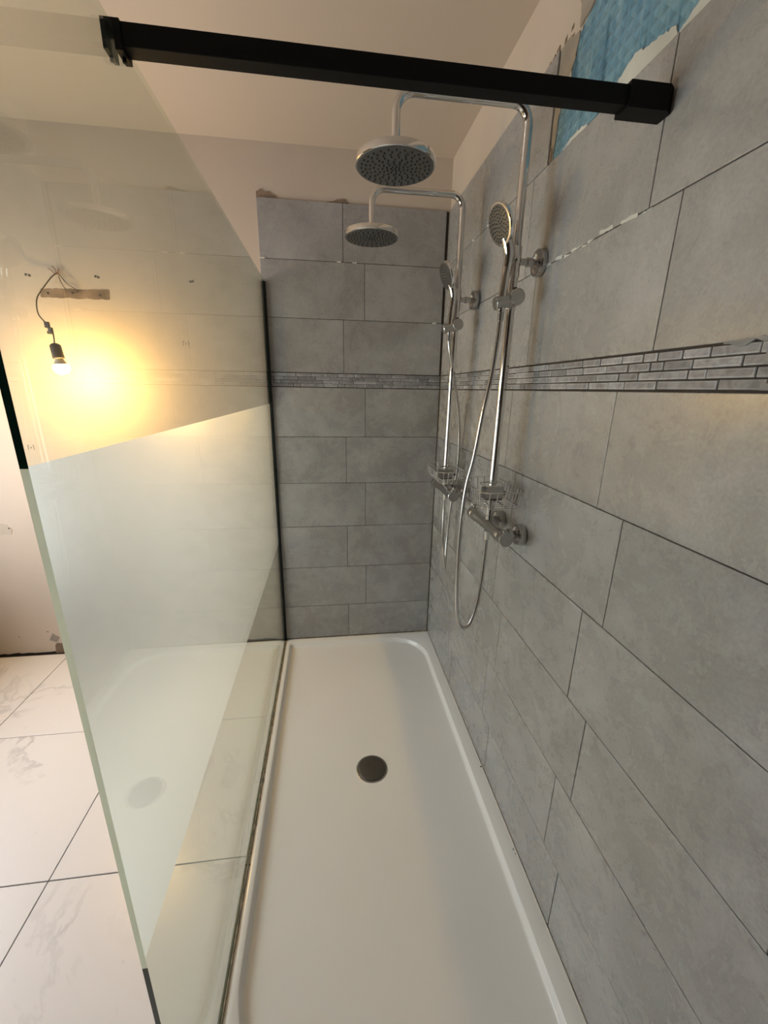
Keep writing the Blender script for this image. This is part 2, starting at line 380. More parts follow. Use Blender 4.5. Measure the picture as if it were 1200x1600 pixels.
# ------------------------------------------------------------------ tiles
_tc = {}
def tile_mesh(kind, a, b, t=0.0078, bev=0.0012, m=(None,)):
    """front face at depth 0; kind back: u=x v=z depth=+y; right: u=y v=z depth=+x; floor: u=x v=y depth=-z"""
    key = (kind, round(a, 4), round(b, 4), m)
    if key in _tc: return _tc[key]
    P = {'back': lambda u, v, n: (u, n, v), 'right': lambda u, v, n: (n, u, v), 'floor': lambda u, v, n: (u, v, -n)}[kind]
    bm = bmesh.new(); L = []
    for (ins, n) in ((bev, 0), (bev * 0.25, bev * 0.35), (0, bev), (0, t)):
        L.append([bm.verts.new(P(su * (a / 2 - ins), sv * (b / 2 - ins), n)) for su, sv in ((-1, -1), (1, -1), (1, 1), (-1, 1))])
    bm.faces.new(L[0]); bm.faces.new(L[-1])
    for A, B in zip(L, L[1:]):
        for i in range(4):
            f = bm.faces.new((A[i], A[(i + 1) % 4], B[(i + 1) % 4], B[i]))
            if len(m) > 1 and A is not L[2]: f.material_index = 1
    bmesh.ops.recalc_face_normals(bm, faces=bm.faces)
    me = bpy.data.meshes.new('tile'); bm.to_mesh(me); bm.free()
    for x in m: me.materials.append(x)
    _tc[key] = me; return me
def put(name, me, loc, parent, tilt=0.0):
    o = bpy.data.objects.new(name, me); C.objects.link(o); o.parent = parent; o.location = loc
    if tilt: o.rotation_euler = tuple(random.uniform(-tilt, tilt) for _ in range(3))
    return o
J = 0.0022
def tile_row(kind, joints, z0, z1, parent):
    for a, b in zip(joints, joints[1:]):
        me = tile_mesh(kind, abs(b - a) - J, z1 - z0 - J, m=(M_TILE,))
        c = (a + b) / 2; n = random.uniform(0, 0.0004)
        put('tile', me, (c, n, (z0 + z1) / 2) if kind == 'back' else (n, c, (z0 + z1) / 2), parent, 0.0006)
rows = [0, 1, 2, 3, 4, 5, 7, 8, 9]                       # index of each row's lower line in Z
back_j = {0: -.499, 1: -.393, 2: -.502, 3: -.398, 4: -.504, 5: -.401, 7: -.511, 8: -.405, 9: -.509}
right_off = {0: -.502, 1: -.425, 2: -.495, 3: -.415, 4: -.489, 5: -.402, 7: -.480, 8: -.402, 9: -.478}
for i in rows:
    xr = {9: -0.012, 8: -0.011, 7: -0.008}.get(i, -0.0025)
    tile_row('back', [-.8975, back_j[i], xr], Z[i] + (0.004 if i == 0 else 0), Z[i + 1], wall_back)
    js = [-0.001, right_off[i]]
    while js[-1] > -3.2: js.append(js[-1] - 0.503)
    if i == 9: js = [-0.001, -.478, -.975]
    tile_row('right', js, Z[i] + (0.004 if i == 0 else 0), Z[i + 1], wall_right)
bm = bmesh.new(); box(bm, -.896, -.0005, 0.0035, 0.0079, 0.0, Z[10] - .003); finish('tile_adhesive', bm, M_BED, wall_back)
bm = bmesh.new(); box(bm, 0.0035, 0.0079, -3.4, 0.0, 0.0, Z[9] - .001); box(bm, 0.0035, 0.0079, -.972, 0.0, Z[9] - .001, Z[10] - .004); finish('tile_adhesive', bm, M_BED, wall_right)
# mosaic border of small tumbled stones
RIGHT_STONES = [[-1.059, -1.132, -1.207, -1.305, -1.375, -1.426, -1.511, -1.634, -1.709, -1.80], [-1.03, -1.115, -1.161, -1.256, -1.33, -1.404, -1.459, -1.574, -1.61, -1.689, -1.79],
                [-1.066, -1.134, -1.203, -1.276, -1.361, -1.427, -1.486, -1.518, -1.579, -1.665, -1.74], [-1.028, -1.114, -1.18, -1.269, -1.336, -1.406, -1.464, -1.5, -1.555, -1.608, -1.687, -1.78]]
def mosaic(kind, u0, u1, parent, seed, known=None):
    rd = random.Random(seed); n = 4; zb, zt = Z[6] + 0.0025, Z[7] - 0.0022; hr = (zt - zb) / n
    sgn = 1 if u1 > u0 else -1
    def run(a, b):
        js = [a]; u = a + sgn * rd.uniform(.015, .06)
        while (b - u) * sgn > .02: js.append(u); u += sgn * rd.choice((.036, .05, .062, .07, .075, .085, .10, .12))
        return js
    for r in range(n):
        js = run(u0, u1) if not known else run(u0, known[r][0]) + known[r] + run(known[r][-1], u1)[1:]
        js.append(u1)
        for a, b in zip(js, js[1:]):
            L = abs(b - a); g = rd.uniform(.0020, .0034)
            me = tile_mesh(kind, L - g, hr - rd.choice((.0019, .0023, .0027)), 0.0070, 0.0026, (M_STONE, M_STONE_EDGE))
            c = (a + b) / 2; zc = zb + hr * (r + 0.5); d = rd.uniform(-0.0006, 0.0012)
            put('mosaic_stone', me, (c, d, zc) if kind == 'back' else (d, c, zc), parent, 0.004)
mosaic('back', -.8965, -.003, wall_back, 5)
mosaic('right', -.002, -2.30, wall_right, 11, RIGHT_STONES)
# grey filler rubbed into the joints of the border near the free end
for (y, z, a, b) in ((-1.705, 1.528, .016, .018), (-1.708, 1.489, .014, .009), (-1.665, 1.5505, .07, .0035)):
    bm = bmesh.new(); prism(bm, ragged([(y - a / 2, z - b / 2), (y + a / 2, z - b / 2), (y + a / 2, z + b / 2), (y - a / 2, z + b / 2)], 0.004, 6, int(z * 1000)), 'x', -0.0016, 0.003)
    finish('filler_smear', bm, M_GREYFILL, wall_right)
# white adhesive squeezed out of the upper joint of the right wall
rd = random.Random(3); y = -0.985
while y > -1.40:
    L = rd.uniform(0.012, 0.05); z = Z[8] + rd.uniform(-.004, .005) + (0.012 if -1.25 < y < -1.1 and rd.random() < .3 else 0)
    bm = bmesh.new(); w = rd.uniform(0.0012, 0.003)
    prism(bm, ragged([(y, z - w), (y - L, z - w + rd.uniform(-.004, .004)), (y - L, z + w), (y, z + w + rd.uniform(-.002, .003))], 0.0014, 6, int(y * -1e4)), 'x', -0.0009, 0.002)
    finish('adhesive_smear', bm, M_ADH, wall_right); y -= L * rd.uniform(0.85, 1.6)
# leftover levelling clips in the joints
for p in ((-.885, 'b', Z[9]), (-.53, 'b', Z[9]), (-.455, 'b', Z[9]), (-.02, 'b', Z[9]), (-.05, 'b', Z[8]), (-.40, 'r', Z[9]), (-.56, 'r', Z[9])):
    bm = bmesh.new(); u, w, z = p
    poly = ragged([(u - .011, z - .003), (u + .011, z - .0025), (u + .010, z + .003), (u - .009, z + .0025)], 0.0018, 5, int(u * -1000))
    prism(bm, poly, 'y' if w == 'b' else 'x', -0.0035, 0.003)
    finish('levelling_clip', bm, M_WHITE, wall_back if w == 'b' else wall_right)
# chipped adhesive above the back tiles
bm = bmesh.new(); prism(bm, [(-.896, 2.297), (-.896, 2.318), (-.885, 2.324), (-.876, 2.330), (-.866, 2.322), (-.853, 2.312), (-.848, 2.322), (-.838, 2.321), (-.828, 2.311), (-.815, 2.309), (-.803, 2.300), (-.79, 2.297)], 'y', 0.0035, 0.0085)
finish('chipped_plaster', bm, M_SCAR, wall_back)
bm = bmesh.new(); prism(bm, [(-.585, 2.2985), (-.55, 2.303), (-.535, 2.311), (-.522, 2.307), (-.515, 2.314), (-.505, 2.311), (-.497, 2.313), (-.49, 2.303), (-.48, 2.2985)], 'y', 0.0035, 0.0085)
finish('chipped_plaster', bm, M_SCAR, wall_back)
# blue membrane exposed where the upper tiles are missing
bm = bmesh.new(); prism(bm, ragged([(-.98, 2.0565), (-1.8, 2.0565), (-1.8, 2.30), (-1.12, 2.30), (-1.06, 2.275), (-1.055, 2.235), (-1.02, 2.20), (-.992, 2.14)], 0.006, 8, 5), 'x', 0.0055, 0.0082)
finish('waterproof_membrane', bm, M_MEMB, wall_right)
bm = bmesh.new(); prism(bm, ragged([(-.978, 2.058), (-.997, 2.057), (-1.0, 2.14), (-1.02, 2.19), (-1.055, 2.235), (-1.06, 2.28), (-1.0, 2.298), (-.978, 2.296)], 0.004, 6, 8), 'x', 0.0035, 0.0083)
finish('bare_plaster_patch', bm, M_PLASTER, wall_right)
bm = bmesh.new(); prism(bm, ragged([(-1.06, 2.285), (-1.12, 2.30), (-1.8, 2.30), (-1.8, 2.345), (-1.2, 2.345), (-1.05, 2.352)], 0.005, 10, 9), 'x', 0.0035, 0.0083)
finish('bare_plaster_patch', bm, M_PLASTER, wall_right)
for poly, sd in (([(-1.19, 2.0565), (-1.40, 2.0565), (-1.395, 2.072), (-1.36, 2.082), (-1.33, 2.086), (-1.29, 2.10), (-1.26, 2.088), (-1.22, 2.074)], 4),
                 ([(-1.02, 2.20), (-1.045, 2.215), (-1.05, 2.175), (-1.035, 2.15), (-1.025, 2.165)], 6),
                 ([(-1.40, 2.0565), (-1.56, 2.0565), (-1.5, 2.075), (-1.44, 2.072)], 7),
                 ([(-1.045, 2.0565), (-1.15, 2.0565), (-1.13, 2.066), (-1.08, 2.068)], 12)):
    bm = bmesh.new(); prism(bm, ragged(poly, 0.0025, 7, sd), 'x', 0.0025, 0.0062)
    finish('adhesive_smear', bm, M_ADH, wall_right)
bm = bmesh.new(); prism(bm, ragged([(-.9795, 2.062), (-.990, 2.06), (-.988, 2.09), (-.9795, 2.085)], 0.002, 5, 21), 'x', 0.002, 0.007); finish('dark_chip', bm, M_SCAR, wall_right)
# torn paint edge in front of the blue membrane
bm = bmesh.new(); prism(bm, [(-.975, 2.2985), (-1.0, 2.300), (-1.01, 2.290), (-1.03, 2.296), (-1.045, 2.284), (-1.052, 2.262), (-1.066, 2.27), (-1.07, 2.30), (-1.062, 2.33), (-1.075, 2.36), (-1.075, 2.40), (-.975, 2.40)], 'x', 0.006, 0.0092)
finish('torn_paint_edge', bm, M_PAINT, wall_right)
for k, (y, z, s) in enumerate(((-.935, 2.300, .006), (-.955, 2.303, .008), (-.992, 2.305, .006), (-.915, 2.2995, .005), (-1.02, 2.31, .005))):
    bm = bmesh.new(); prism(bm, ragged([(y - s, z - s * .6), (y + s, z - s), (y + s * .7, z + s), (y - s * .8, z + s * 1.6)], 0.002, 5, 60 + k), 'x', 0.0055, 0.0081)
    finish('paint_chip', bm, M_SCAR, wall_right)

# painted back wall, left part: scars, plugs, holes, marks
bm = bmesh.new(); prism(bm, ragged([(-1.872, 1.850), (-1.583, 1.851), (-1.578, 1.892), (-1.866, 1.886)], 0.0025, 18, 2), 'y', 0.0068, 0.0085)
scar = finish('scraped_plaster_strip', bm, M_SCAR, wall_back)
for x, z in ((-1.838, 1.868), (-1.735, 1.874), (-1.62, 1.868)):
    bm = bmesh.new(); lathe(bm, (x, 0.0066, z), (0, 1, 0), [(0, .0055), (.001, .006)], 12); finish('screw_hole', bm, M_HOLE, wall_back)
for x, z in ((-1.914, 1.938), (-1.900, 1.936), (-1.627, 1.945), (-1.617, 1.941), (-1.219, 1.942), (-1.209, 1.944), (-2.245, .755)):
    bm = bmesh.new(); lathe(bm, (x, 0.0055, z), (random.uniform(-.2, .2), 1, random.uniform(-.2, .2)), [(0, .003), (.0008, .0052), (.003, .0052)], 10); finish('wall_plug', bm, M_PLUG, wall_back)
for cx, cz in ((-1.27, 1.672), (-2.055, 1.172)):          # pencilled target marks: [x]
    bm = bmesh.new()
    for a, b, c, d in ((-.014, .014, -.0115, .0115), (.0115, .014, -.0115, .0115), (-.014, -.007, .010, .0125), (.007, .014, .010, .0125), (-.004, .004, -.001, .001), (-.001, .001, -.005, .005)):
        if (a, c) == (-.014, -.0115): b = -.0118
        box(bm, cx + a, cx + b, 0.0075, 0.0085, cz + c, cz + d)
    finish('pencil_mark', bm, M_PLUG, wall_back)
bm = bmesh.new(); prism(bm, ragged([(-2.31, .72), (-2.24, .725), (-2.235, .752), (-2.255, .775), (-2.30, .785)], 0.003, 6, 31), 'y', 0.006, 0.0085); finish('peeled_paint_spot', bm, M_CEIL, wall_back)
bm = bmesh.new(); prism(bm, [(-2.172, 0.0), (-2.168, .045), (-2.16, .062), (-2.145, .066), (-2.138, .060), (-2.12, .068), (-2.09, .060), (-2.075, 0.0)], 'y', 0.0062, 0.0085); finish('broken_plaster_hole', bm, M_SCAR, wall_back)
bm = bmesh.new(); prism(bm, ragged([(-2.19, .085), (-2.155, .070), (-2.135, .10), (-2.155, .115), (-2.165, .13), (-2.175, .11)], 0.003, 5, 33), 'y', 0.006, 0.0085); finish('chipped_plaster', bm, M_PLASTER, wall_back)
bm = bmesh.new(); pts = []
x = XL
while x < -.93: pts.append((x, .006 + random.uniform(0, .006) + (.004 if random.random() < .2 else 0))); x += random.uniform(.012, .04)
prism(bm, [(XL, -.003)] + pts + [(-.92, -.003)], 'y', 0.0066, 0.0085); finish('dark_floor_gap', bm, M_HOLE, wall_back)
for x, z, s in ((-2.19, .14, .006), (-2.34, .115, .005), (-1.95, .22, .005)):
    bm = bmesh.new(); prism(bm, ragged([(x - s, z - s * .6), (x + s, z - s * .5), (x + s, z + s * .6), (x - s * .6, z + s * .7)], 0.0015, 5, int(-x * 100)), 'y', 0.0068, 0.0085); finish('chipped_plaster', bm, M_PLASTER, wall_back)

# floor tiles, 60 x 60
xs = [-0.8905, -1.4865, -2.0905, XL + .002]; ys = [-0.006, -0.611, -1.215, -1.819, -2.423, -3.027]
for a, b in zip(xs, xs[1:]):
    for c, d in zip(ys, ys[1:]):
        put('floor_tile', tile_mesh('floor', abs(b - a) - .0035, abs(d - c) - .0035, 0.009, 0.001, (M_FLOOR,)), ((a + b) / 2, (c + d) / 2, random.uniform(-.0003, .0003)), floor)
# the two tiles in front of the tray
for c, d in zip(ys[3:], ys[4:]):
    for a, b in ((-.893, -.292), (-.292, -.001)):
        put('floor_tile', tile_mesh('floor', abs(b - a) - .0035, abs(d - c) - .0035 if c < -1.83 else abs(d - c) - .0035, 0.009, 0.001, (M_FLOOR,)), ((a + b) / 2, (c + d) / 2, -.0008), floor)

# ------------------------------------------------------------------ shower tray
TX0, TX1, TY0, TY1 = -0.884, -0.0015, -1.812, -0.0015
tray = thing('shower_tray', 'long white acrylic shower tray with raised rim and round dark drain', 'shower tray', (-.45, -.9, -.04))
def ring(x0, x1, y0, y1, rad, z, n=14):
    """rad: radii of corners (x1,y1),(x0,y1),(x0,y0),(x1,y0)"""
    out = []
    for (cx, cy, sx, sy, r, a0) in ((x1, y1, -1, -1, rad[0], 0), (x0, y1, 1, -1, rad[1], 90), (x0, y0, 1, 1, rad[2], 180), (x1, y0, -1, 1, rad[3], 270)):
        for k in range(n + 1):
            a = math.radians(a0 + 90 * k / n)
            out.append((cx + sx * r + r * math.cos(a), cy + sy * r + r * math.sin(a), z))
    return out
bm = bmesh.new(); R = []
IX0, IX1, IY0, IY1 = -0.856, -0.048, -1.775, -0.047
rad = (.19, .02, .27, .06)
R.append(ring(TX0, TX1, TY0, TY1, (.002,) * 4, -.04))
R.append(ring(TX0, TX1, TY0, TY1, (.002,) * 4, -.003))
R.append(ring(TX0 + .003, TX1 - .001, TY0 + .003, TY1 - .001, (.002,) * 4, 0))
prof = [(0, 0), (.0010, -.0005), (.0022, -.0022), (.0060, -.0090), (.0100, -.0160), (.0120, -.0190), (.0150, -.0208), (.0200, -.0215)]
for d, z in prof:
    R.append(ring(IX0 + d, IX1 - d, IY0 + d, IY1 - d, tuple(max(.004, r - d * .8) for r in rad), z))
for s in (.75, .5, .25):
    R.append([(-.45 + (x + .45) * s, -.92 + (y + .92) * s, -.0215 - .004 * (1 - s)) for x, y, z in R[-1 if s == .75 else len(prof) + 2]])
V = [[bm.verts.new(p) for p in r] for r in R]; n = len(V[0])
for A, B in zip(V, V[1:]):
    for i in range(n): bm.faces.new((A[i], A[(i + 1) % n], B[(i + 1) % n], B[i]))
bm.faces.new(V[-1])
bmesh.ops.remove_doubles(bm, verts=bm.verts, dist=0.00005)
finish('basin', bm, M_TRAY, tray, smooth=True, auto=50)
bm = bmesh.new(); DZ = -.0245
lathe(bm, (-.449, -.922, DZ), (0, 0, 1), [(-.01, .058), (.0, .058), (.0035, .0575), (.0055, .0545), (.0068, .050), (.0082, .025), (.0086, 0)], 48)
dc = finish('drain_cover', bm, M_DRAIN, tray, smooth=True, auto=50)
bm = bmesh.new(); lathe(bm, (-.449, -.922, DZ), (0, 0, 1), [(0.0, .0640), (.0015, .0640), (.0022, .0625), (.0022, .0585)], 48); finish('drain_ring', bm, M_CHROME_D, tray, smooth=True)
bm = bmesh.new(); lathe(bm, (-.462, -.905, DZ + .0078), (0, 0, 1), [(0, .0032), (.0006, .0032), (.0008, .0022)], 12); finish('drain_hole', bm, M_HOLE, dc)
# silicone seams
def seam(name, pts, r, m, jit, seed, parent):
    rd = random.Random(seed); bm = bmesh.new(); P = catmull(pts, 0.02)
    tube(bm, P, [r * rd.uniform(1 - jit, 1 + jit) for _ in P], 8)
    return finish(name, bm, m, parent, smooth=True)
seam('silicone_seam', [(-.0015, -.004, .001), (-.0015, -.6, .001), (-.0015, -1.2, .001), (-.0015, -1.80, .001)], .0028, M_CAULK, .25, 4, tray)
seam('silicone_seam', [(-.875, -.0015, .0015), (-.45, -.0015, .0015), (-.004, -.0015, .0015)], .0022, M_DIRT, .4, 6, tray)
for (x, y, s) in ((-.0055, -.985, .0034), (-.009, -1.30, .002), (-.0075, -1.315, .0016)):
    bm = bmesh.new(); bmesh.ops.create_icosphere(bm, subdivisions=1, radius=s, matrix=Matrix.Translation((x, y, .001))); finish('grime_speck', bm, M_HOLE, tray)

# ------------------------------------------------------------------ glass screen
screen = thing('glass_screen', 'tall walk-in glass shower screen with a wide frosted band and black wall profile', 'shower screen', (XG, -.9, 0))
bm = bmesh.new()
zz = [0.004, ZF0, ZF1, ZG]; x0, x1 = XG - TG, XG
G = {}
for i, x in enumerate((x0, x1)):
    for j, y in enumerate((YG, -0.003)):
        for k, z in enumerate(zz): G[i, j, k] = bm.verts.new((x, y, z))
for k in range(3):
    for i in (0, 1):
        bm.faces.new((G[i, 0, k], G[i, 1, k], G[i, 1, k + 1], G[i, 0, k + 1]))
    for j in (0, 1):
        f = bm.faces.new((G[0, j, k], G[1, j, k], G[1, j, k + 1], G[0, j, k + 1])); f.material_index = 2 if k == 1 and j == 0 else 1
for k in (0, 3):
    f = bm.faces.new((G[0, 0, k], G[1, 0, k], G[1, 1, k], G[0, 1, k])); f.material_index = 0 if k == 3 else 1
finish('pane', bm, [M_GLASS, M_EDGE, M_EDGE_SCATTER], screen)
bm = bmesh.new(); q = [bm.verts.new((XG - TG - .0003, y, z)) for y, z in ((YG + .001, ZF0), (-.004, ZF0), (-.004, ZF1), (YG + .001, ZF1))]
bm.faces.new(q); finish('frosted_band', bm, M_FROST, screen)
bm = bmesh.new(); prism(bm, [(XG - TG - .006, 0), (XG - TG - .006, -.017), (XG - TG - .0005, -.017), (XG - TG - .0005, -.0025), (XG + .0005, -.0025), (XG + .0005, -.017), (XG + .006, -.017), (XG + .006, 0)], 'z', 0.002, 1.955)
finish('wall_profile', bm, M_BLACK, screen)
bm = bmesh.new(); rd = random.Random(9)
tube(bm, [(XG + .0010, y, .0028) for y in [-.018 - .03 * i for i in range(60)] if y > YG], [.0026 * rd.uniform(.75, 1.2) for y in [-.018 - .03 * i for i in range(60)] if y > YG], 8)
finish('bottom_seal', bm, M_DIRT, screen, smooth=True)
for i in range(11):
    y = random.uniform(-.85, -1.25) if i < 8 else random.uniform(-.1, -1.7)
    bm = bmesh.new(); bmesh.ops.create_icosphere(bm, subdivisions=1, radius=random.uniform(.0010, .0022), matrix=Matrix.Translation((XG + .0055, y, .002)) @ Matrix.Diagonal((1, 2.2, .6, 1)))
    finish('mould_spot', bm, M_HOLE, screen)

# ------------------------------------------------------------------ black support bar
bar = thing('support_bar', 'matt black square bar bracing the glass screen to the right wall', 'support bar', (-.44, -1.4115, 1.9405))
bm = bmesh.new(); box(bm, XG + .008, -.055, -1.425, -1.398, 1.9405, 1.9685); bevel_all(bm, .0008, 1); finish('square_bar', bm, M_BLACK, bar)
bm = bmesh.new(); prism(bm, [(-.084, -1.4285), (-.012, -1.4285), (-.001, -1.421), (-.001, -1.392), (-.084, -1.392)], 'z', 1.9365, 1.9735); finish('wall_bracket', bm, M_BLACK, bar)
bm = bmesh.new()
prism(bm, [(1.9645, -1.428), (1.970, -1.428), (1.970, -1.395), (1.9645, -1.395)], 'z', 0, 0) if False else None
box(bm, XG - TG - .0075, XG + .010, -1.428, -1.395, 1.9645, 1.9695)
box(bm, XG + .0005, XG + .010, -1.428, -1.395, 1.934, 1.9645)
box(bm, XG - TG - .0075, XG - TG - .0008, -1.428, -1.395, 1.934, 1.9645)
finish('glass_clamp', bm, M_BLACK, bar)
for x in (XG + .005, XG - TG - .004):
    bm = bmesh.new(); cyl(bm, (x, -1.412, 1.934), (x, -1.412, 1.928), .0028, 10, .0004); finish('clamp_screw', bm, M_BLACK, bar)

# ------------------------------------------------------------------ shower columns
GX = -0.078
def column(yc, label, sn):
    t = thing('shower_column', label, 'shower column', (0, yc, 1.0), 'rain shower columns on the right wall')
    # thermostatic mixer
    bm = bmesh.new()
    lathe(bm, (-.085, yc - .115, 1.058), (0, 1, 0), [(0, .0205), (.004, .0215), (.03, .0215), (.042, .0195), (.115, .0185), (.188, .0195), (.20, .0215), (.226, .0215), (.23, .0205)], 36)
    mix = finish('mixer_body', bm, M_CHROME_D, t, smooth=True)
    bm = bmesh.new(); lathe(bm, (-.085, yc - .145, 1.058), (0, 1, 0), [(0, 0), (.0002, .0205), (.0022, .0225), (.024, .0225), (.0285, .0205)], 32)
    k = finish('temperature_knob', bm, M_CHROME_D, t, smooth=True)
    bm = bmesh.new(); cyl(bm, (-.089, yc - .132, 1.078), (-.090, yc - .132, 1.084), .0035, 12); finish('safety_button', bm, M_CHROME, mix)
    bm = bmesh.new(); lathe(bm, (-.085, yc + .1165, 1.058), (0, 1, 0), [(0, .0205), (.004, .0225), (.026, .0225), (.0295, .0205), (.030, 0)], 32)
    finish('flow_knob', bm, M_CHROME_D, t, smooth=True)
    bm = bmesh.new(); cyl(bm, (-.085, yc + .135, 1.078), (-.085, yc + .135, 1.091), .0045, 12); cyl(bm, (-.0955, yc + .135, 1.089), (-.075, yc + .135, 1.089), .004, 12); finish('lever_pin', bm, M_CHROME, mix)
    for s in (-1, 1):
        y = yc + s * .078
        bm = bmesh.new(); cyl(bm, (-.068, y, 1.056), (-.020, y, 1.050), .0115, 20)
        lathe(bm, (-.052, y, 1.0535), (1, 0, 0), [(0, .015), (.001, .0165), (.013, .0165), (.014, .015)], 6)
        u = finish('wall_union', bm, M_CHROME_D, t, smooth=True, auto=25)
        bm = bmesh.new(); lathe(bm, (-.0008, y, 1.050), (-1, 0, 0), [(0, .031), (.003, .033), (.019, .033), (.0235, .0315), (.0235, .026), (.018, .022), (.018, .012)], 40)
        finish('escutcheon', bm, M_CHROME_D, u, smooth=True)
    # riser, thicker below and thinner above
    bm = bmesh.new(); lathe(bm, (GX - .004, yc, 1.076), (0, 0, 1), [(0, .0105), (.001, .0125), (.014, .0125), (.015, .0105), (.022, .0105)], 24); finish('pipe_nut', bm, M_CHROME, t, smooth=True)
    bm = bmesh.new(); tube(bm, [(GX - .004 + .004 * i / 6, yc, 1.095 + .115 * i) for i in range(7)], .0125, 24); finish('lower_riser', bm, M_CHROME, t, smooth=True)
    bm = bmesh.new(); P = [(GX, yc, 1.785), (GX, yc, 1.95)]; rb = .045; zt = 2.163; xh = -.415
    P += [(GX, yc, zt - rb - .05)] + [(GX - rb + rb * math.cos(a), yc, zt - rb + rb * math.sin(a)) for a in (PI / 2 * i / 10 for i in range(11))]
    P += [(-.18, yc, zt), (-.30, yc, zt)] + [(xh + rb - rb * math.sin(a), yc, zt - rb + rb * math.cos(a)) for a in (PI / 2 * i / 10 for i in range(11))] + [(xh, yc, 2.045)]
    tube(bm, P, .0118, 24); finish('overhead_arm', bm, M_CHROME, t, smooth=True)
    bm = bmesh.new(); lathe(bm, (GX, yc, 1.775), (0, 0, 1), [(0, .0125), (.001, .0142), (.036, .0142), (.037, .0160), (.075, .0160), (.077, .0148), (.077, .0108)], 28); sl = finish('bracket_sleeve', bm, M_CHROME, t, smooth=True)
    bm = bmesh.new(); lathe(bm, (GX + .010, yc, 1.817), (1, 0, 0), [(0, .0088), (.022, .0088), (.023, .0118), (.034, .0118), (.035, .0098), (.054, .0098)], 24); wb = finish('wall_bracket', bm, M_CHROME_D, t, smooth=True)
    bm = bmesh.new(); lathe(bm, (-.0008, yc, 1.817), (-1, 0, 0), [(0, .033), (.002, .0345), (.013, .0345), (.0165, .033), (.0165, .027), (.012, .022), (.012, .010)], 44); finish('escutcheon', bm, M_CHROME_D, wb, smooth=True)
    # overhead rain head
    hc = (xh, yc, 2.006)
    bm = bmesh.new(); lathe(bm, hc, (0, 0, 1), [(.0, .0955), (.0004, .0985), (.002, .100), (.016, .100), (.018, .0985), (.021, .080), (.026, .030), (.028, .018), (.036, .014), (.042, .0135), (.042, 0.0)], 64); hd = finish('rain_head', bm, M_CHROME, t, smooth=True)
    bm = bmesh.new(); lathe(bm, hc, (0, 0, -1), [(-.001, .0955), (.0008, .0950), (.0012, .090), (.0012, 0)], 64); finish('spray_plate', bm, M_FACE, hd, smooth=True)
    bm = bmesh.new()
    for rg in range(0, 9):
        nn = 1 if rg == 0 else 6 + (rg - 1) * 5 // 2 * 2 // 1
        nn = 1 if rg == 0 else 4 + rg * 3
        for i in range(nn):
            a = 2 * PI * i / nn + rg * .35; x, y = hc[0] + rg * .0106 * math.cos(a), hc[1] + rg * .0106 * math.sin(a)
            lathe(bm, (x, y, hc[2] - .0008), (0, 0, -1), [(0, .0024), (.0032, .0017)], 7)
    nz = finish('nozzles', bm, M_NOZZLE, hd); nz['kind'] = 'stuff'
    # sliding hand-shower holder
    bm = bmesh.new(); lathe(bm, (GX - .002, yc - .046, 1.722), (0, 1, 0), [(0, 0), (.0002, .019), (.002, .0212), (.042, .0212), (.046, .0185), (.060, .0175), (.063, .015)], 36)
    sd = finish('height_slider', bm, M_CHROME_D, t, smooth=True)
    bm = bmesh.new(); cyl(bm, (-.136, yc - .026, 1.706), (-.084, yc - .026, 1.716), .0175, 28, .002); finish('cradle', bm, M_CHROME_D, sd, smooth=True)
    bm = bmesh.new(); cyl(bm, (GX + .002, yc - .012, 1.742), (GX + .002, yc - .012, 1.751), .006, 14); finish('release_button', bm, M_NOZZLE, sd, smooth=True)
    return t
near = column(-1.01, 'nearer chrome shower column with the larger-looking rain head, under the black bar', 1)
far = column(-.505, 'farther chrome shower column close to the back wall corner', 2)
far.location.x = -.008

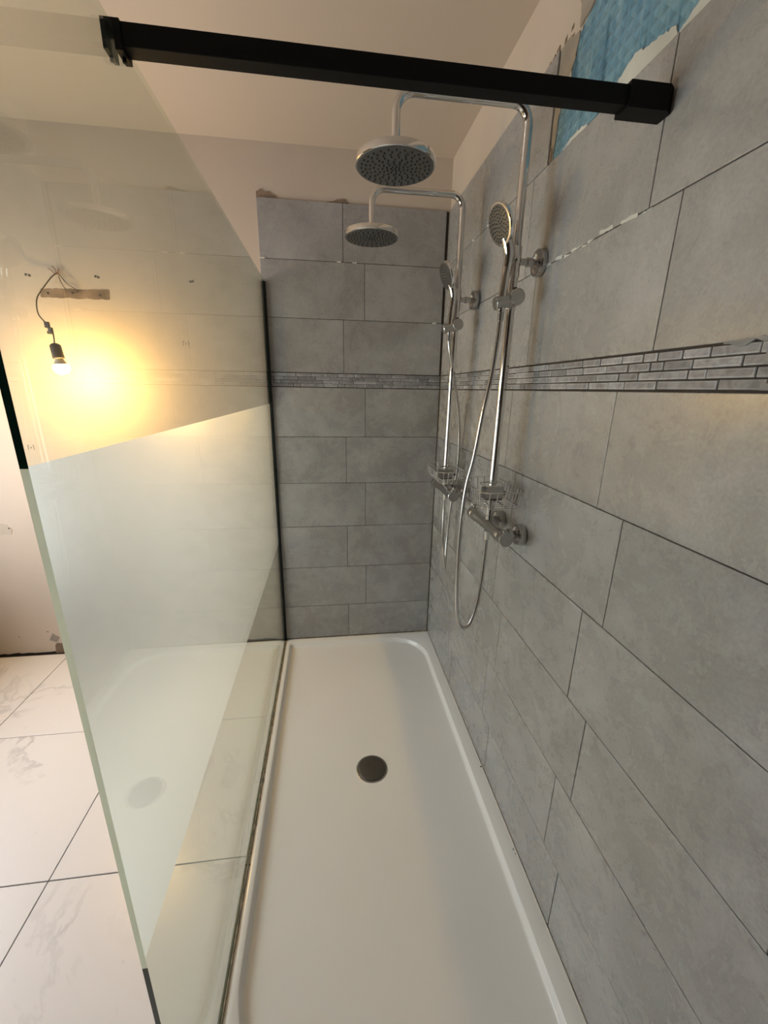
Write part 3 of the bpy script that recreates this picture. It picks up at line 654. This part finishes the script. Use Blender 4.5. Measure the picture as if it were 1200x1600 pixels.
def hand_shower(yc, dx, label, hose_pts):
    y0 = yc - .026
    t = thing('hand_shower', label, 'hand shower', (-.115 + dx, y0, 1.69), 'hand showers resting in their slider holders')
    bm = bmesh.new()
    pts = catmull([(-.1160, y0, 1.684), (-.1158, y0, 1.72), (-.1128, y0 - .001, 1.775), (-.1100, y0 - .003, 1.812), (-.1128, y0 - .005, 1.838), (-.1210, y0 - .006, 1.862)], .006)
    nn = len(pts); rr = [.0095 + .0022 * min(1, i / 6) + .0035 * max(0, (i / nn - .6) / .4) for i in range(nn)]
    tube(bm, pts, rr, 20); finish('handle', bm, M_CHROME, t, smooth=True)
    bm = bmesh.new(); cyl(bm, (-.1165, y0, 1.662), (-.116, y0, 1.688), .0088, 18); finish('hose_cone', bm, M_CHROME_D, t, smooth=True)
    nrm = Vector((-.92, -.14, -.37)).normalized(); c = Vector((-.145, y0 - .006, 1.889))
    bm = bmesh.new(); lathe(bm, c, -nrm, [(0, .0455), (.0006, .049), (.003, .0505), (.009, .0495), (.014, .042), (.019, .028), (.022, .012), (.0225, 0)], 44); h = finish('spray_head', bm, M_CHROME, t, smooth=True)
    bm = bmesh.new(); lathe(bm, c, nrm, [(-.001, .0455), (.0006, .044), (.0012, .040), (.0012, 0)], 44); f = finish('spray_plate', bm, M_FACE, h, smooth=True)
    a, u, w = frame(nrm); bm = bmesh.new()
    for rg, k in ((0.008, 5), (.016, 10), (.024, 15), (.032, 20), (.039, 24)):
        for i in range(k):
            an = 2 * PI * i / k + rg * 90; p = c + nrm * .0008 + (u * math.cos(an) + w * math.sin(an)) * rg
            lathe(bm, p, nrm, [(0, .0018), (.0022, .0012)], 6)
    nz = finish('nozzles', bm, M_NOZZLE, h); nz['kind'] = 'stuff'
    # flexible ribbed hose
    bm = bmesh.new(); P = catmull([(x + 0, y, z) for x, y, z in hose_pts], .0026)
    tube(bm, P, lambda i: .0069 if i % 2 else .0060, 10); hs = finish('hose', bm, M_HOSE, t, smooth=True, auto=60)
    e = hose_pts[-1]
    bm = bmesh.new(); lathe(bm, (e[0], e[1], e[2] - .012), (0, 0, 1), [(0, .0085), (.002, .0095), (.016, .0095), (.018, .0108), (.030, .0108)], 20); finish('hose_nut', bm, M_CHROME, hs, smooth=True)
    return t
hand_shower(-1.01, 0, 'nearer chrome hand shower with its hose hanging in a long loop', [(-.1165, -1.036, 1.664), (-.119, -1.036, 1.61), (-.127, -1.035, 1.516), (-.141, -1.033, 1.422), (-.158, -1.03, 1.281), (-.174, -1.03, 1.197), (-.182, -1.03, 1.10), (-.184, -1.03, .957), (-.180, -1.03, .82), (-.170, -1.028, .731), (-.150, -1.026, .688), (-.122, -1.024, .704), (-.101, -1.02, .774), (-.091, -1.015, .853), (-.086, -1.01, .953), (-.085, -1.01, 1.020)])
hand_shower(-.505, -.006, 'farther chrome hand shower near the back corner, hose hanging edge-on', [(-.1165, -.531, 1.664), (-.105, -.525, 1.61), (-.068, -.49, 1.50), (-.030, -.455, 1.36), (-.0175, -.445, 1.24), (-.0165, -.438, 1.125), (-.032, -.435, .99), (-.045, -.445, .80), (-.058, -.480, .70), (-.066, -.505, .672), (-.075, -.522, .70), (-.086, -.528, .78), (-.090, -.52, .87), (-.088, -.507, .96), (-.087, -.505, 1.020)])

# ------------------------------------------------------------------ wire soap baskets on the risers
def basket(yc, y0, y1, z1, x0, x1, label, gx):
    t = thing('soap_basket', label, 'basket', (GX + gx, yc, z1 - .06), 'wire baskets clamped on the risers')
    def rim(z, x0, x1, y0, y1, r, k=6):
        P = []
        for p in ring(x0, x1, y0, y1, (r,) * 4, z, k): P.append(Vector(p))
        P.append(P[0].copy()); return P
    zb = z1 - .050; ins = .012
    top = rim(z1, x0, x1, y0, y1, .028); bot = rim(zb, x0 + ins, x1 - .006, y0 + ins, y1 - ins, .022)
    bm = bmesh.new(); tube(bm, top, .0022, 8, caps=False); finish('top_rim', bm, M_CHROME, t, smooth=True)
    bm = bmesh.new(); tube(bm, bot, .0016, 8, caps=False); finish('bottom_rim', bm, M_CHROME, t, smooth=True)
    def side(n, a, b):
        return [a + (b - a) * (i + .5) / n for i in range(n)]
    for y in side(9, y0 + .02, y1 - .02):
        yb = y0 + ins + (y - y0) * (y1 - y0 - 2 * ins) / (y1 - y0)
        bm = bmesh.new(); tube(bm, [(x0, y, z1), (x0 + ins * .85, yb, zb + .004), (x0 + ins + .003, yb, zb), ((x0 + x1) / 2, yb, zb - .001), (x1 - .009, yb, zb), (x1 - .006, yb, zb + .004), (x1, y, z1)], .0012, 6); finish('wire', bm, M_CHROME, t, smooth=True)
    for x in side(5, x0 + .012, x1 - .008):
        for ya, yb in ((y0, y0 + ins), (y1, y1 - ins)):
            bm = bmesh.new(); tube(bm, [(x, ya, z1), (x, yb, zb)], .0012, 6); finish('wire', bm, M_CHROME, t, smooth=True)
    for x in (x0 + .045, x1 - .05):
        bm = bmesh.new(); tube(bm, [(x, y0 + ins, zb - .001), (x, y1 - ins, zb - .001)], .0014, 6); finish('wire', bm, M_CHROME, t, smooth=True)
    # clamp round the pipe
    cx = GX - .003 + gx
    bm = bmesh.new(); box(bm, cx - .028, cx + .026, yc - .022, yc - .0135, z1 - .045, z1 - .010); box(bm, cx - .028, cx + .026, yc + .0135, yc + .022, z1 - .045, z1 - .010)
    box(bm, cx - .028, cx - .0138, yc - .0135, yc + .0135, z1 - .045, z1 - .010); box(bm, cx + .0138, cx + .026, yc - .0135, yc + .0135, z1 - .045, z1 - .010)
    cl = finish('clamp', bm, M_CLAMP, t)
    bm = bmesh.new(); cyl(bm, (cx + .026, yc - .004, z1 - .027), (cx + .040, yc - .004, z1 - .027), .008, 14); finish('clamp_knob', bm, M_NOZZLE, cl, smooth=True)
    bm = bmesh.new(); box(bm, cx - .030, cx + .028, yc - .0245, yc - .0225, z1 - .040, z1 - .002); finish('clamp_plate', bm, M_CHROME_D, cl)
    bm = bmesh.new(); P = rim(z1 + .002, cx - .036, cx + .034, yc - .030, yc + .030, .018); tube(bm, P, .002, 8, caps=False); finish('inner_rim', bm, M_CHROME, t, smooth=True)
    return t
basket(-1.01, -1.122, -.885, 1.192, -.156, -.018, 'wire soap basket clamped on the nearer shower column', 0)
basket(-.505, -.615, -.375, 1.152, -.150, -.030, 'wire soap basket clamped on the farther shower column', -.008)

# ------------------------------------------------------------------ bare bulb on its cable
lamp = thing('hanging_bulb', 'lit bare bulb in a dark holder dangling from a cable on the plain wall', 'light bulb', (-1.785, .006, 1.945))
ax = Vector((.10, -.02, -1)).normalized(); top = Vector((-1.737, -.198, 1.641))
bm = bmesh.new(); tube(bm, catmull([(-1.786, .006, 1.950), (-1.800, -.012, 1.930), (-1.832, -.04, 1.874), (-1.845, -.07, 1.828), (-1.822, -.12, 1.764), (-1.785, -.15, 1.728), (-1.759, -.17, 1.701), (-1.742, -.185, 1.675), tuple(top)], .008), .0026, 10); finish('cable', bm, M_CABLE, lamp, smooth=True)
bm = bmesh.new(); q = [(-1.773, -.160, 1.716, .009, .012), (-1.757, -.171, 1.694, .008, .011), (-1.764, -.167, 1.685, .009, .006)]
for x, y, z, a, b in q: box(bm, x - a, x + a, y - .006, y + .006, z - b, z + b)
bevel_all(bm, .0015, 1); con = finish('terminal_block', bm, M_CABLE, lamp)
bm = bmesh.new(); lathe(bm, top, ax, [(0, .004), (.001, .010), (.007, .0185), (.012, .0205), (.050, .0215), (.060, .0225), (.062, .0205)], 32); finish('lamp_holder', bm, M_HOLDER, lamp, smooth=True)
bm = bmesh.new(); lathe(bm, top + ax * .062, ax, [(0, .0150), (.004, .0155), (.020, .0230), (.025, .0262)], 32); finish('bulb_housing', bm, M_NECK, lamp, smooth=True)
bm = bmesh.new(); lathe(bm, top + ax * .087, ax, [(0, .0262), (.006, .0295), (.014, .0305), (.022, .0285), (.030, .0225), (.036, .013), (.038, 0)], 32); finish('bulb_globe', bm, M_BULB, lamp, smooth=True)
for pts, m in (([(-1.784, .007, 1.952), (-1.760, -.012, 1.932), (-1.740, -.015, 1.905), (-1.717, -.01, 1.890), (-1.710, .004, 1.880)], M_CABLE), ([(-1.772, -.010, 1.935), (-1.762, -.014, 1.905), (-1.748, -.012, 1.880), (-1.722, -.008, 1.874), (-1.712, .004, 1.876)], M_CABLE),
               ([(-1.792, .006, 1.945), (-1.800, -.004, 1.958), (-1.814, -.002, 1.966)], M_WIRE_R), ([(-1.786, .006, 1.948), (-1.782, -.008, 1.962), (-1.790, -.010, 1.975)], M_WIRE_R), ([(-1.783, .006, 1.945), (-1.772, -.006, 1.955), (-1.768, -.004, 1.968)], M_WIRE_R)):
    bm = bmesh.new(); tube(bm, catmull(pts, .005), .0017, 8); finish('loose_wire', bm, m, lamp, smooth=True)
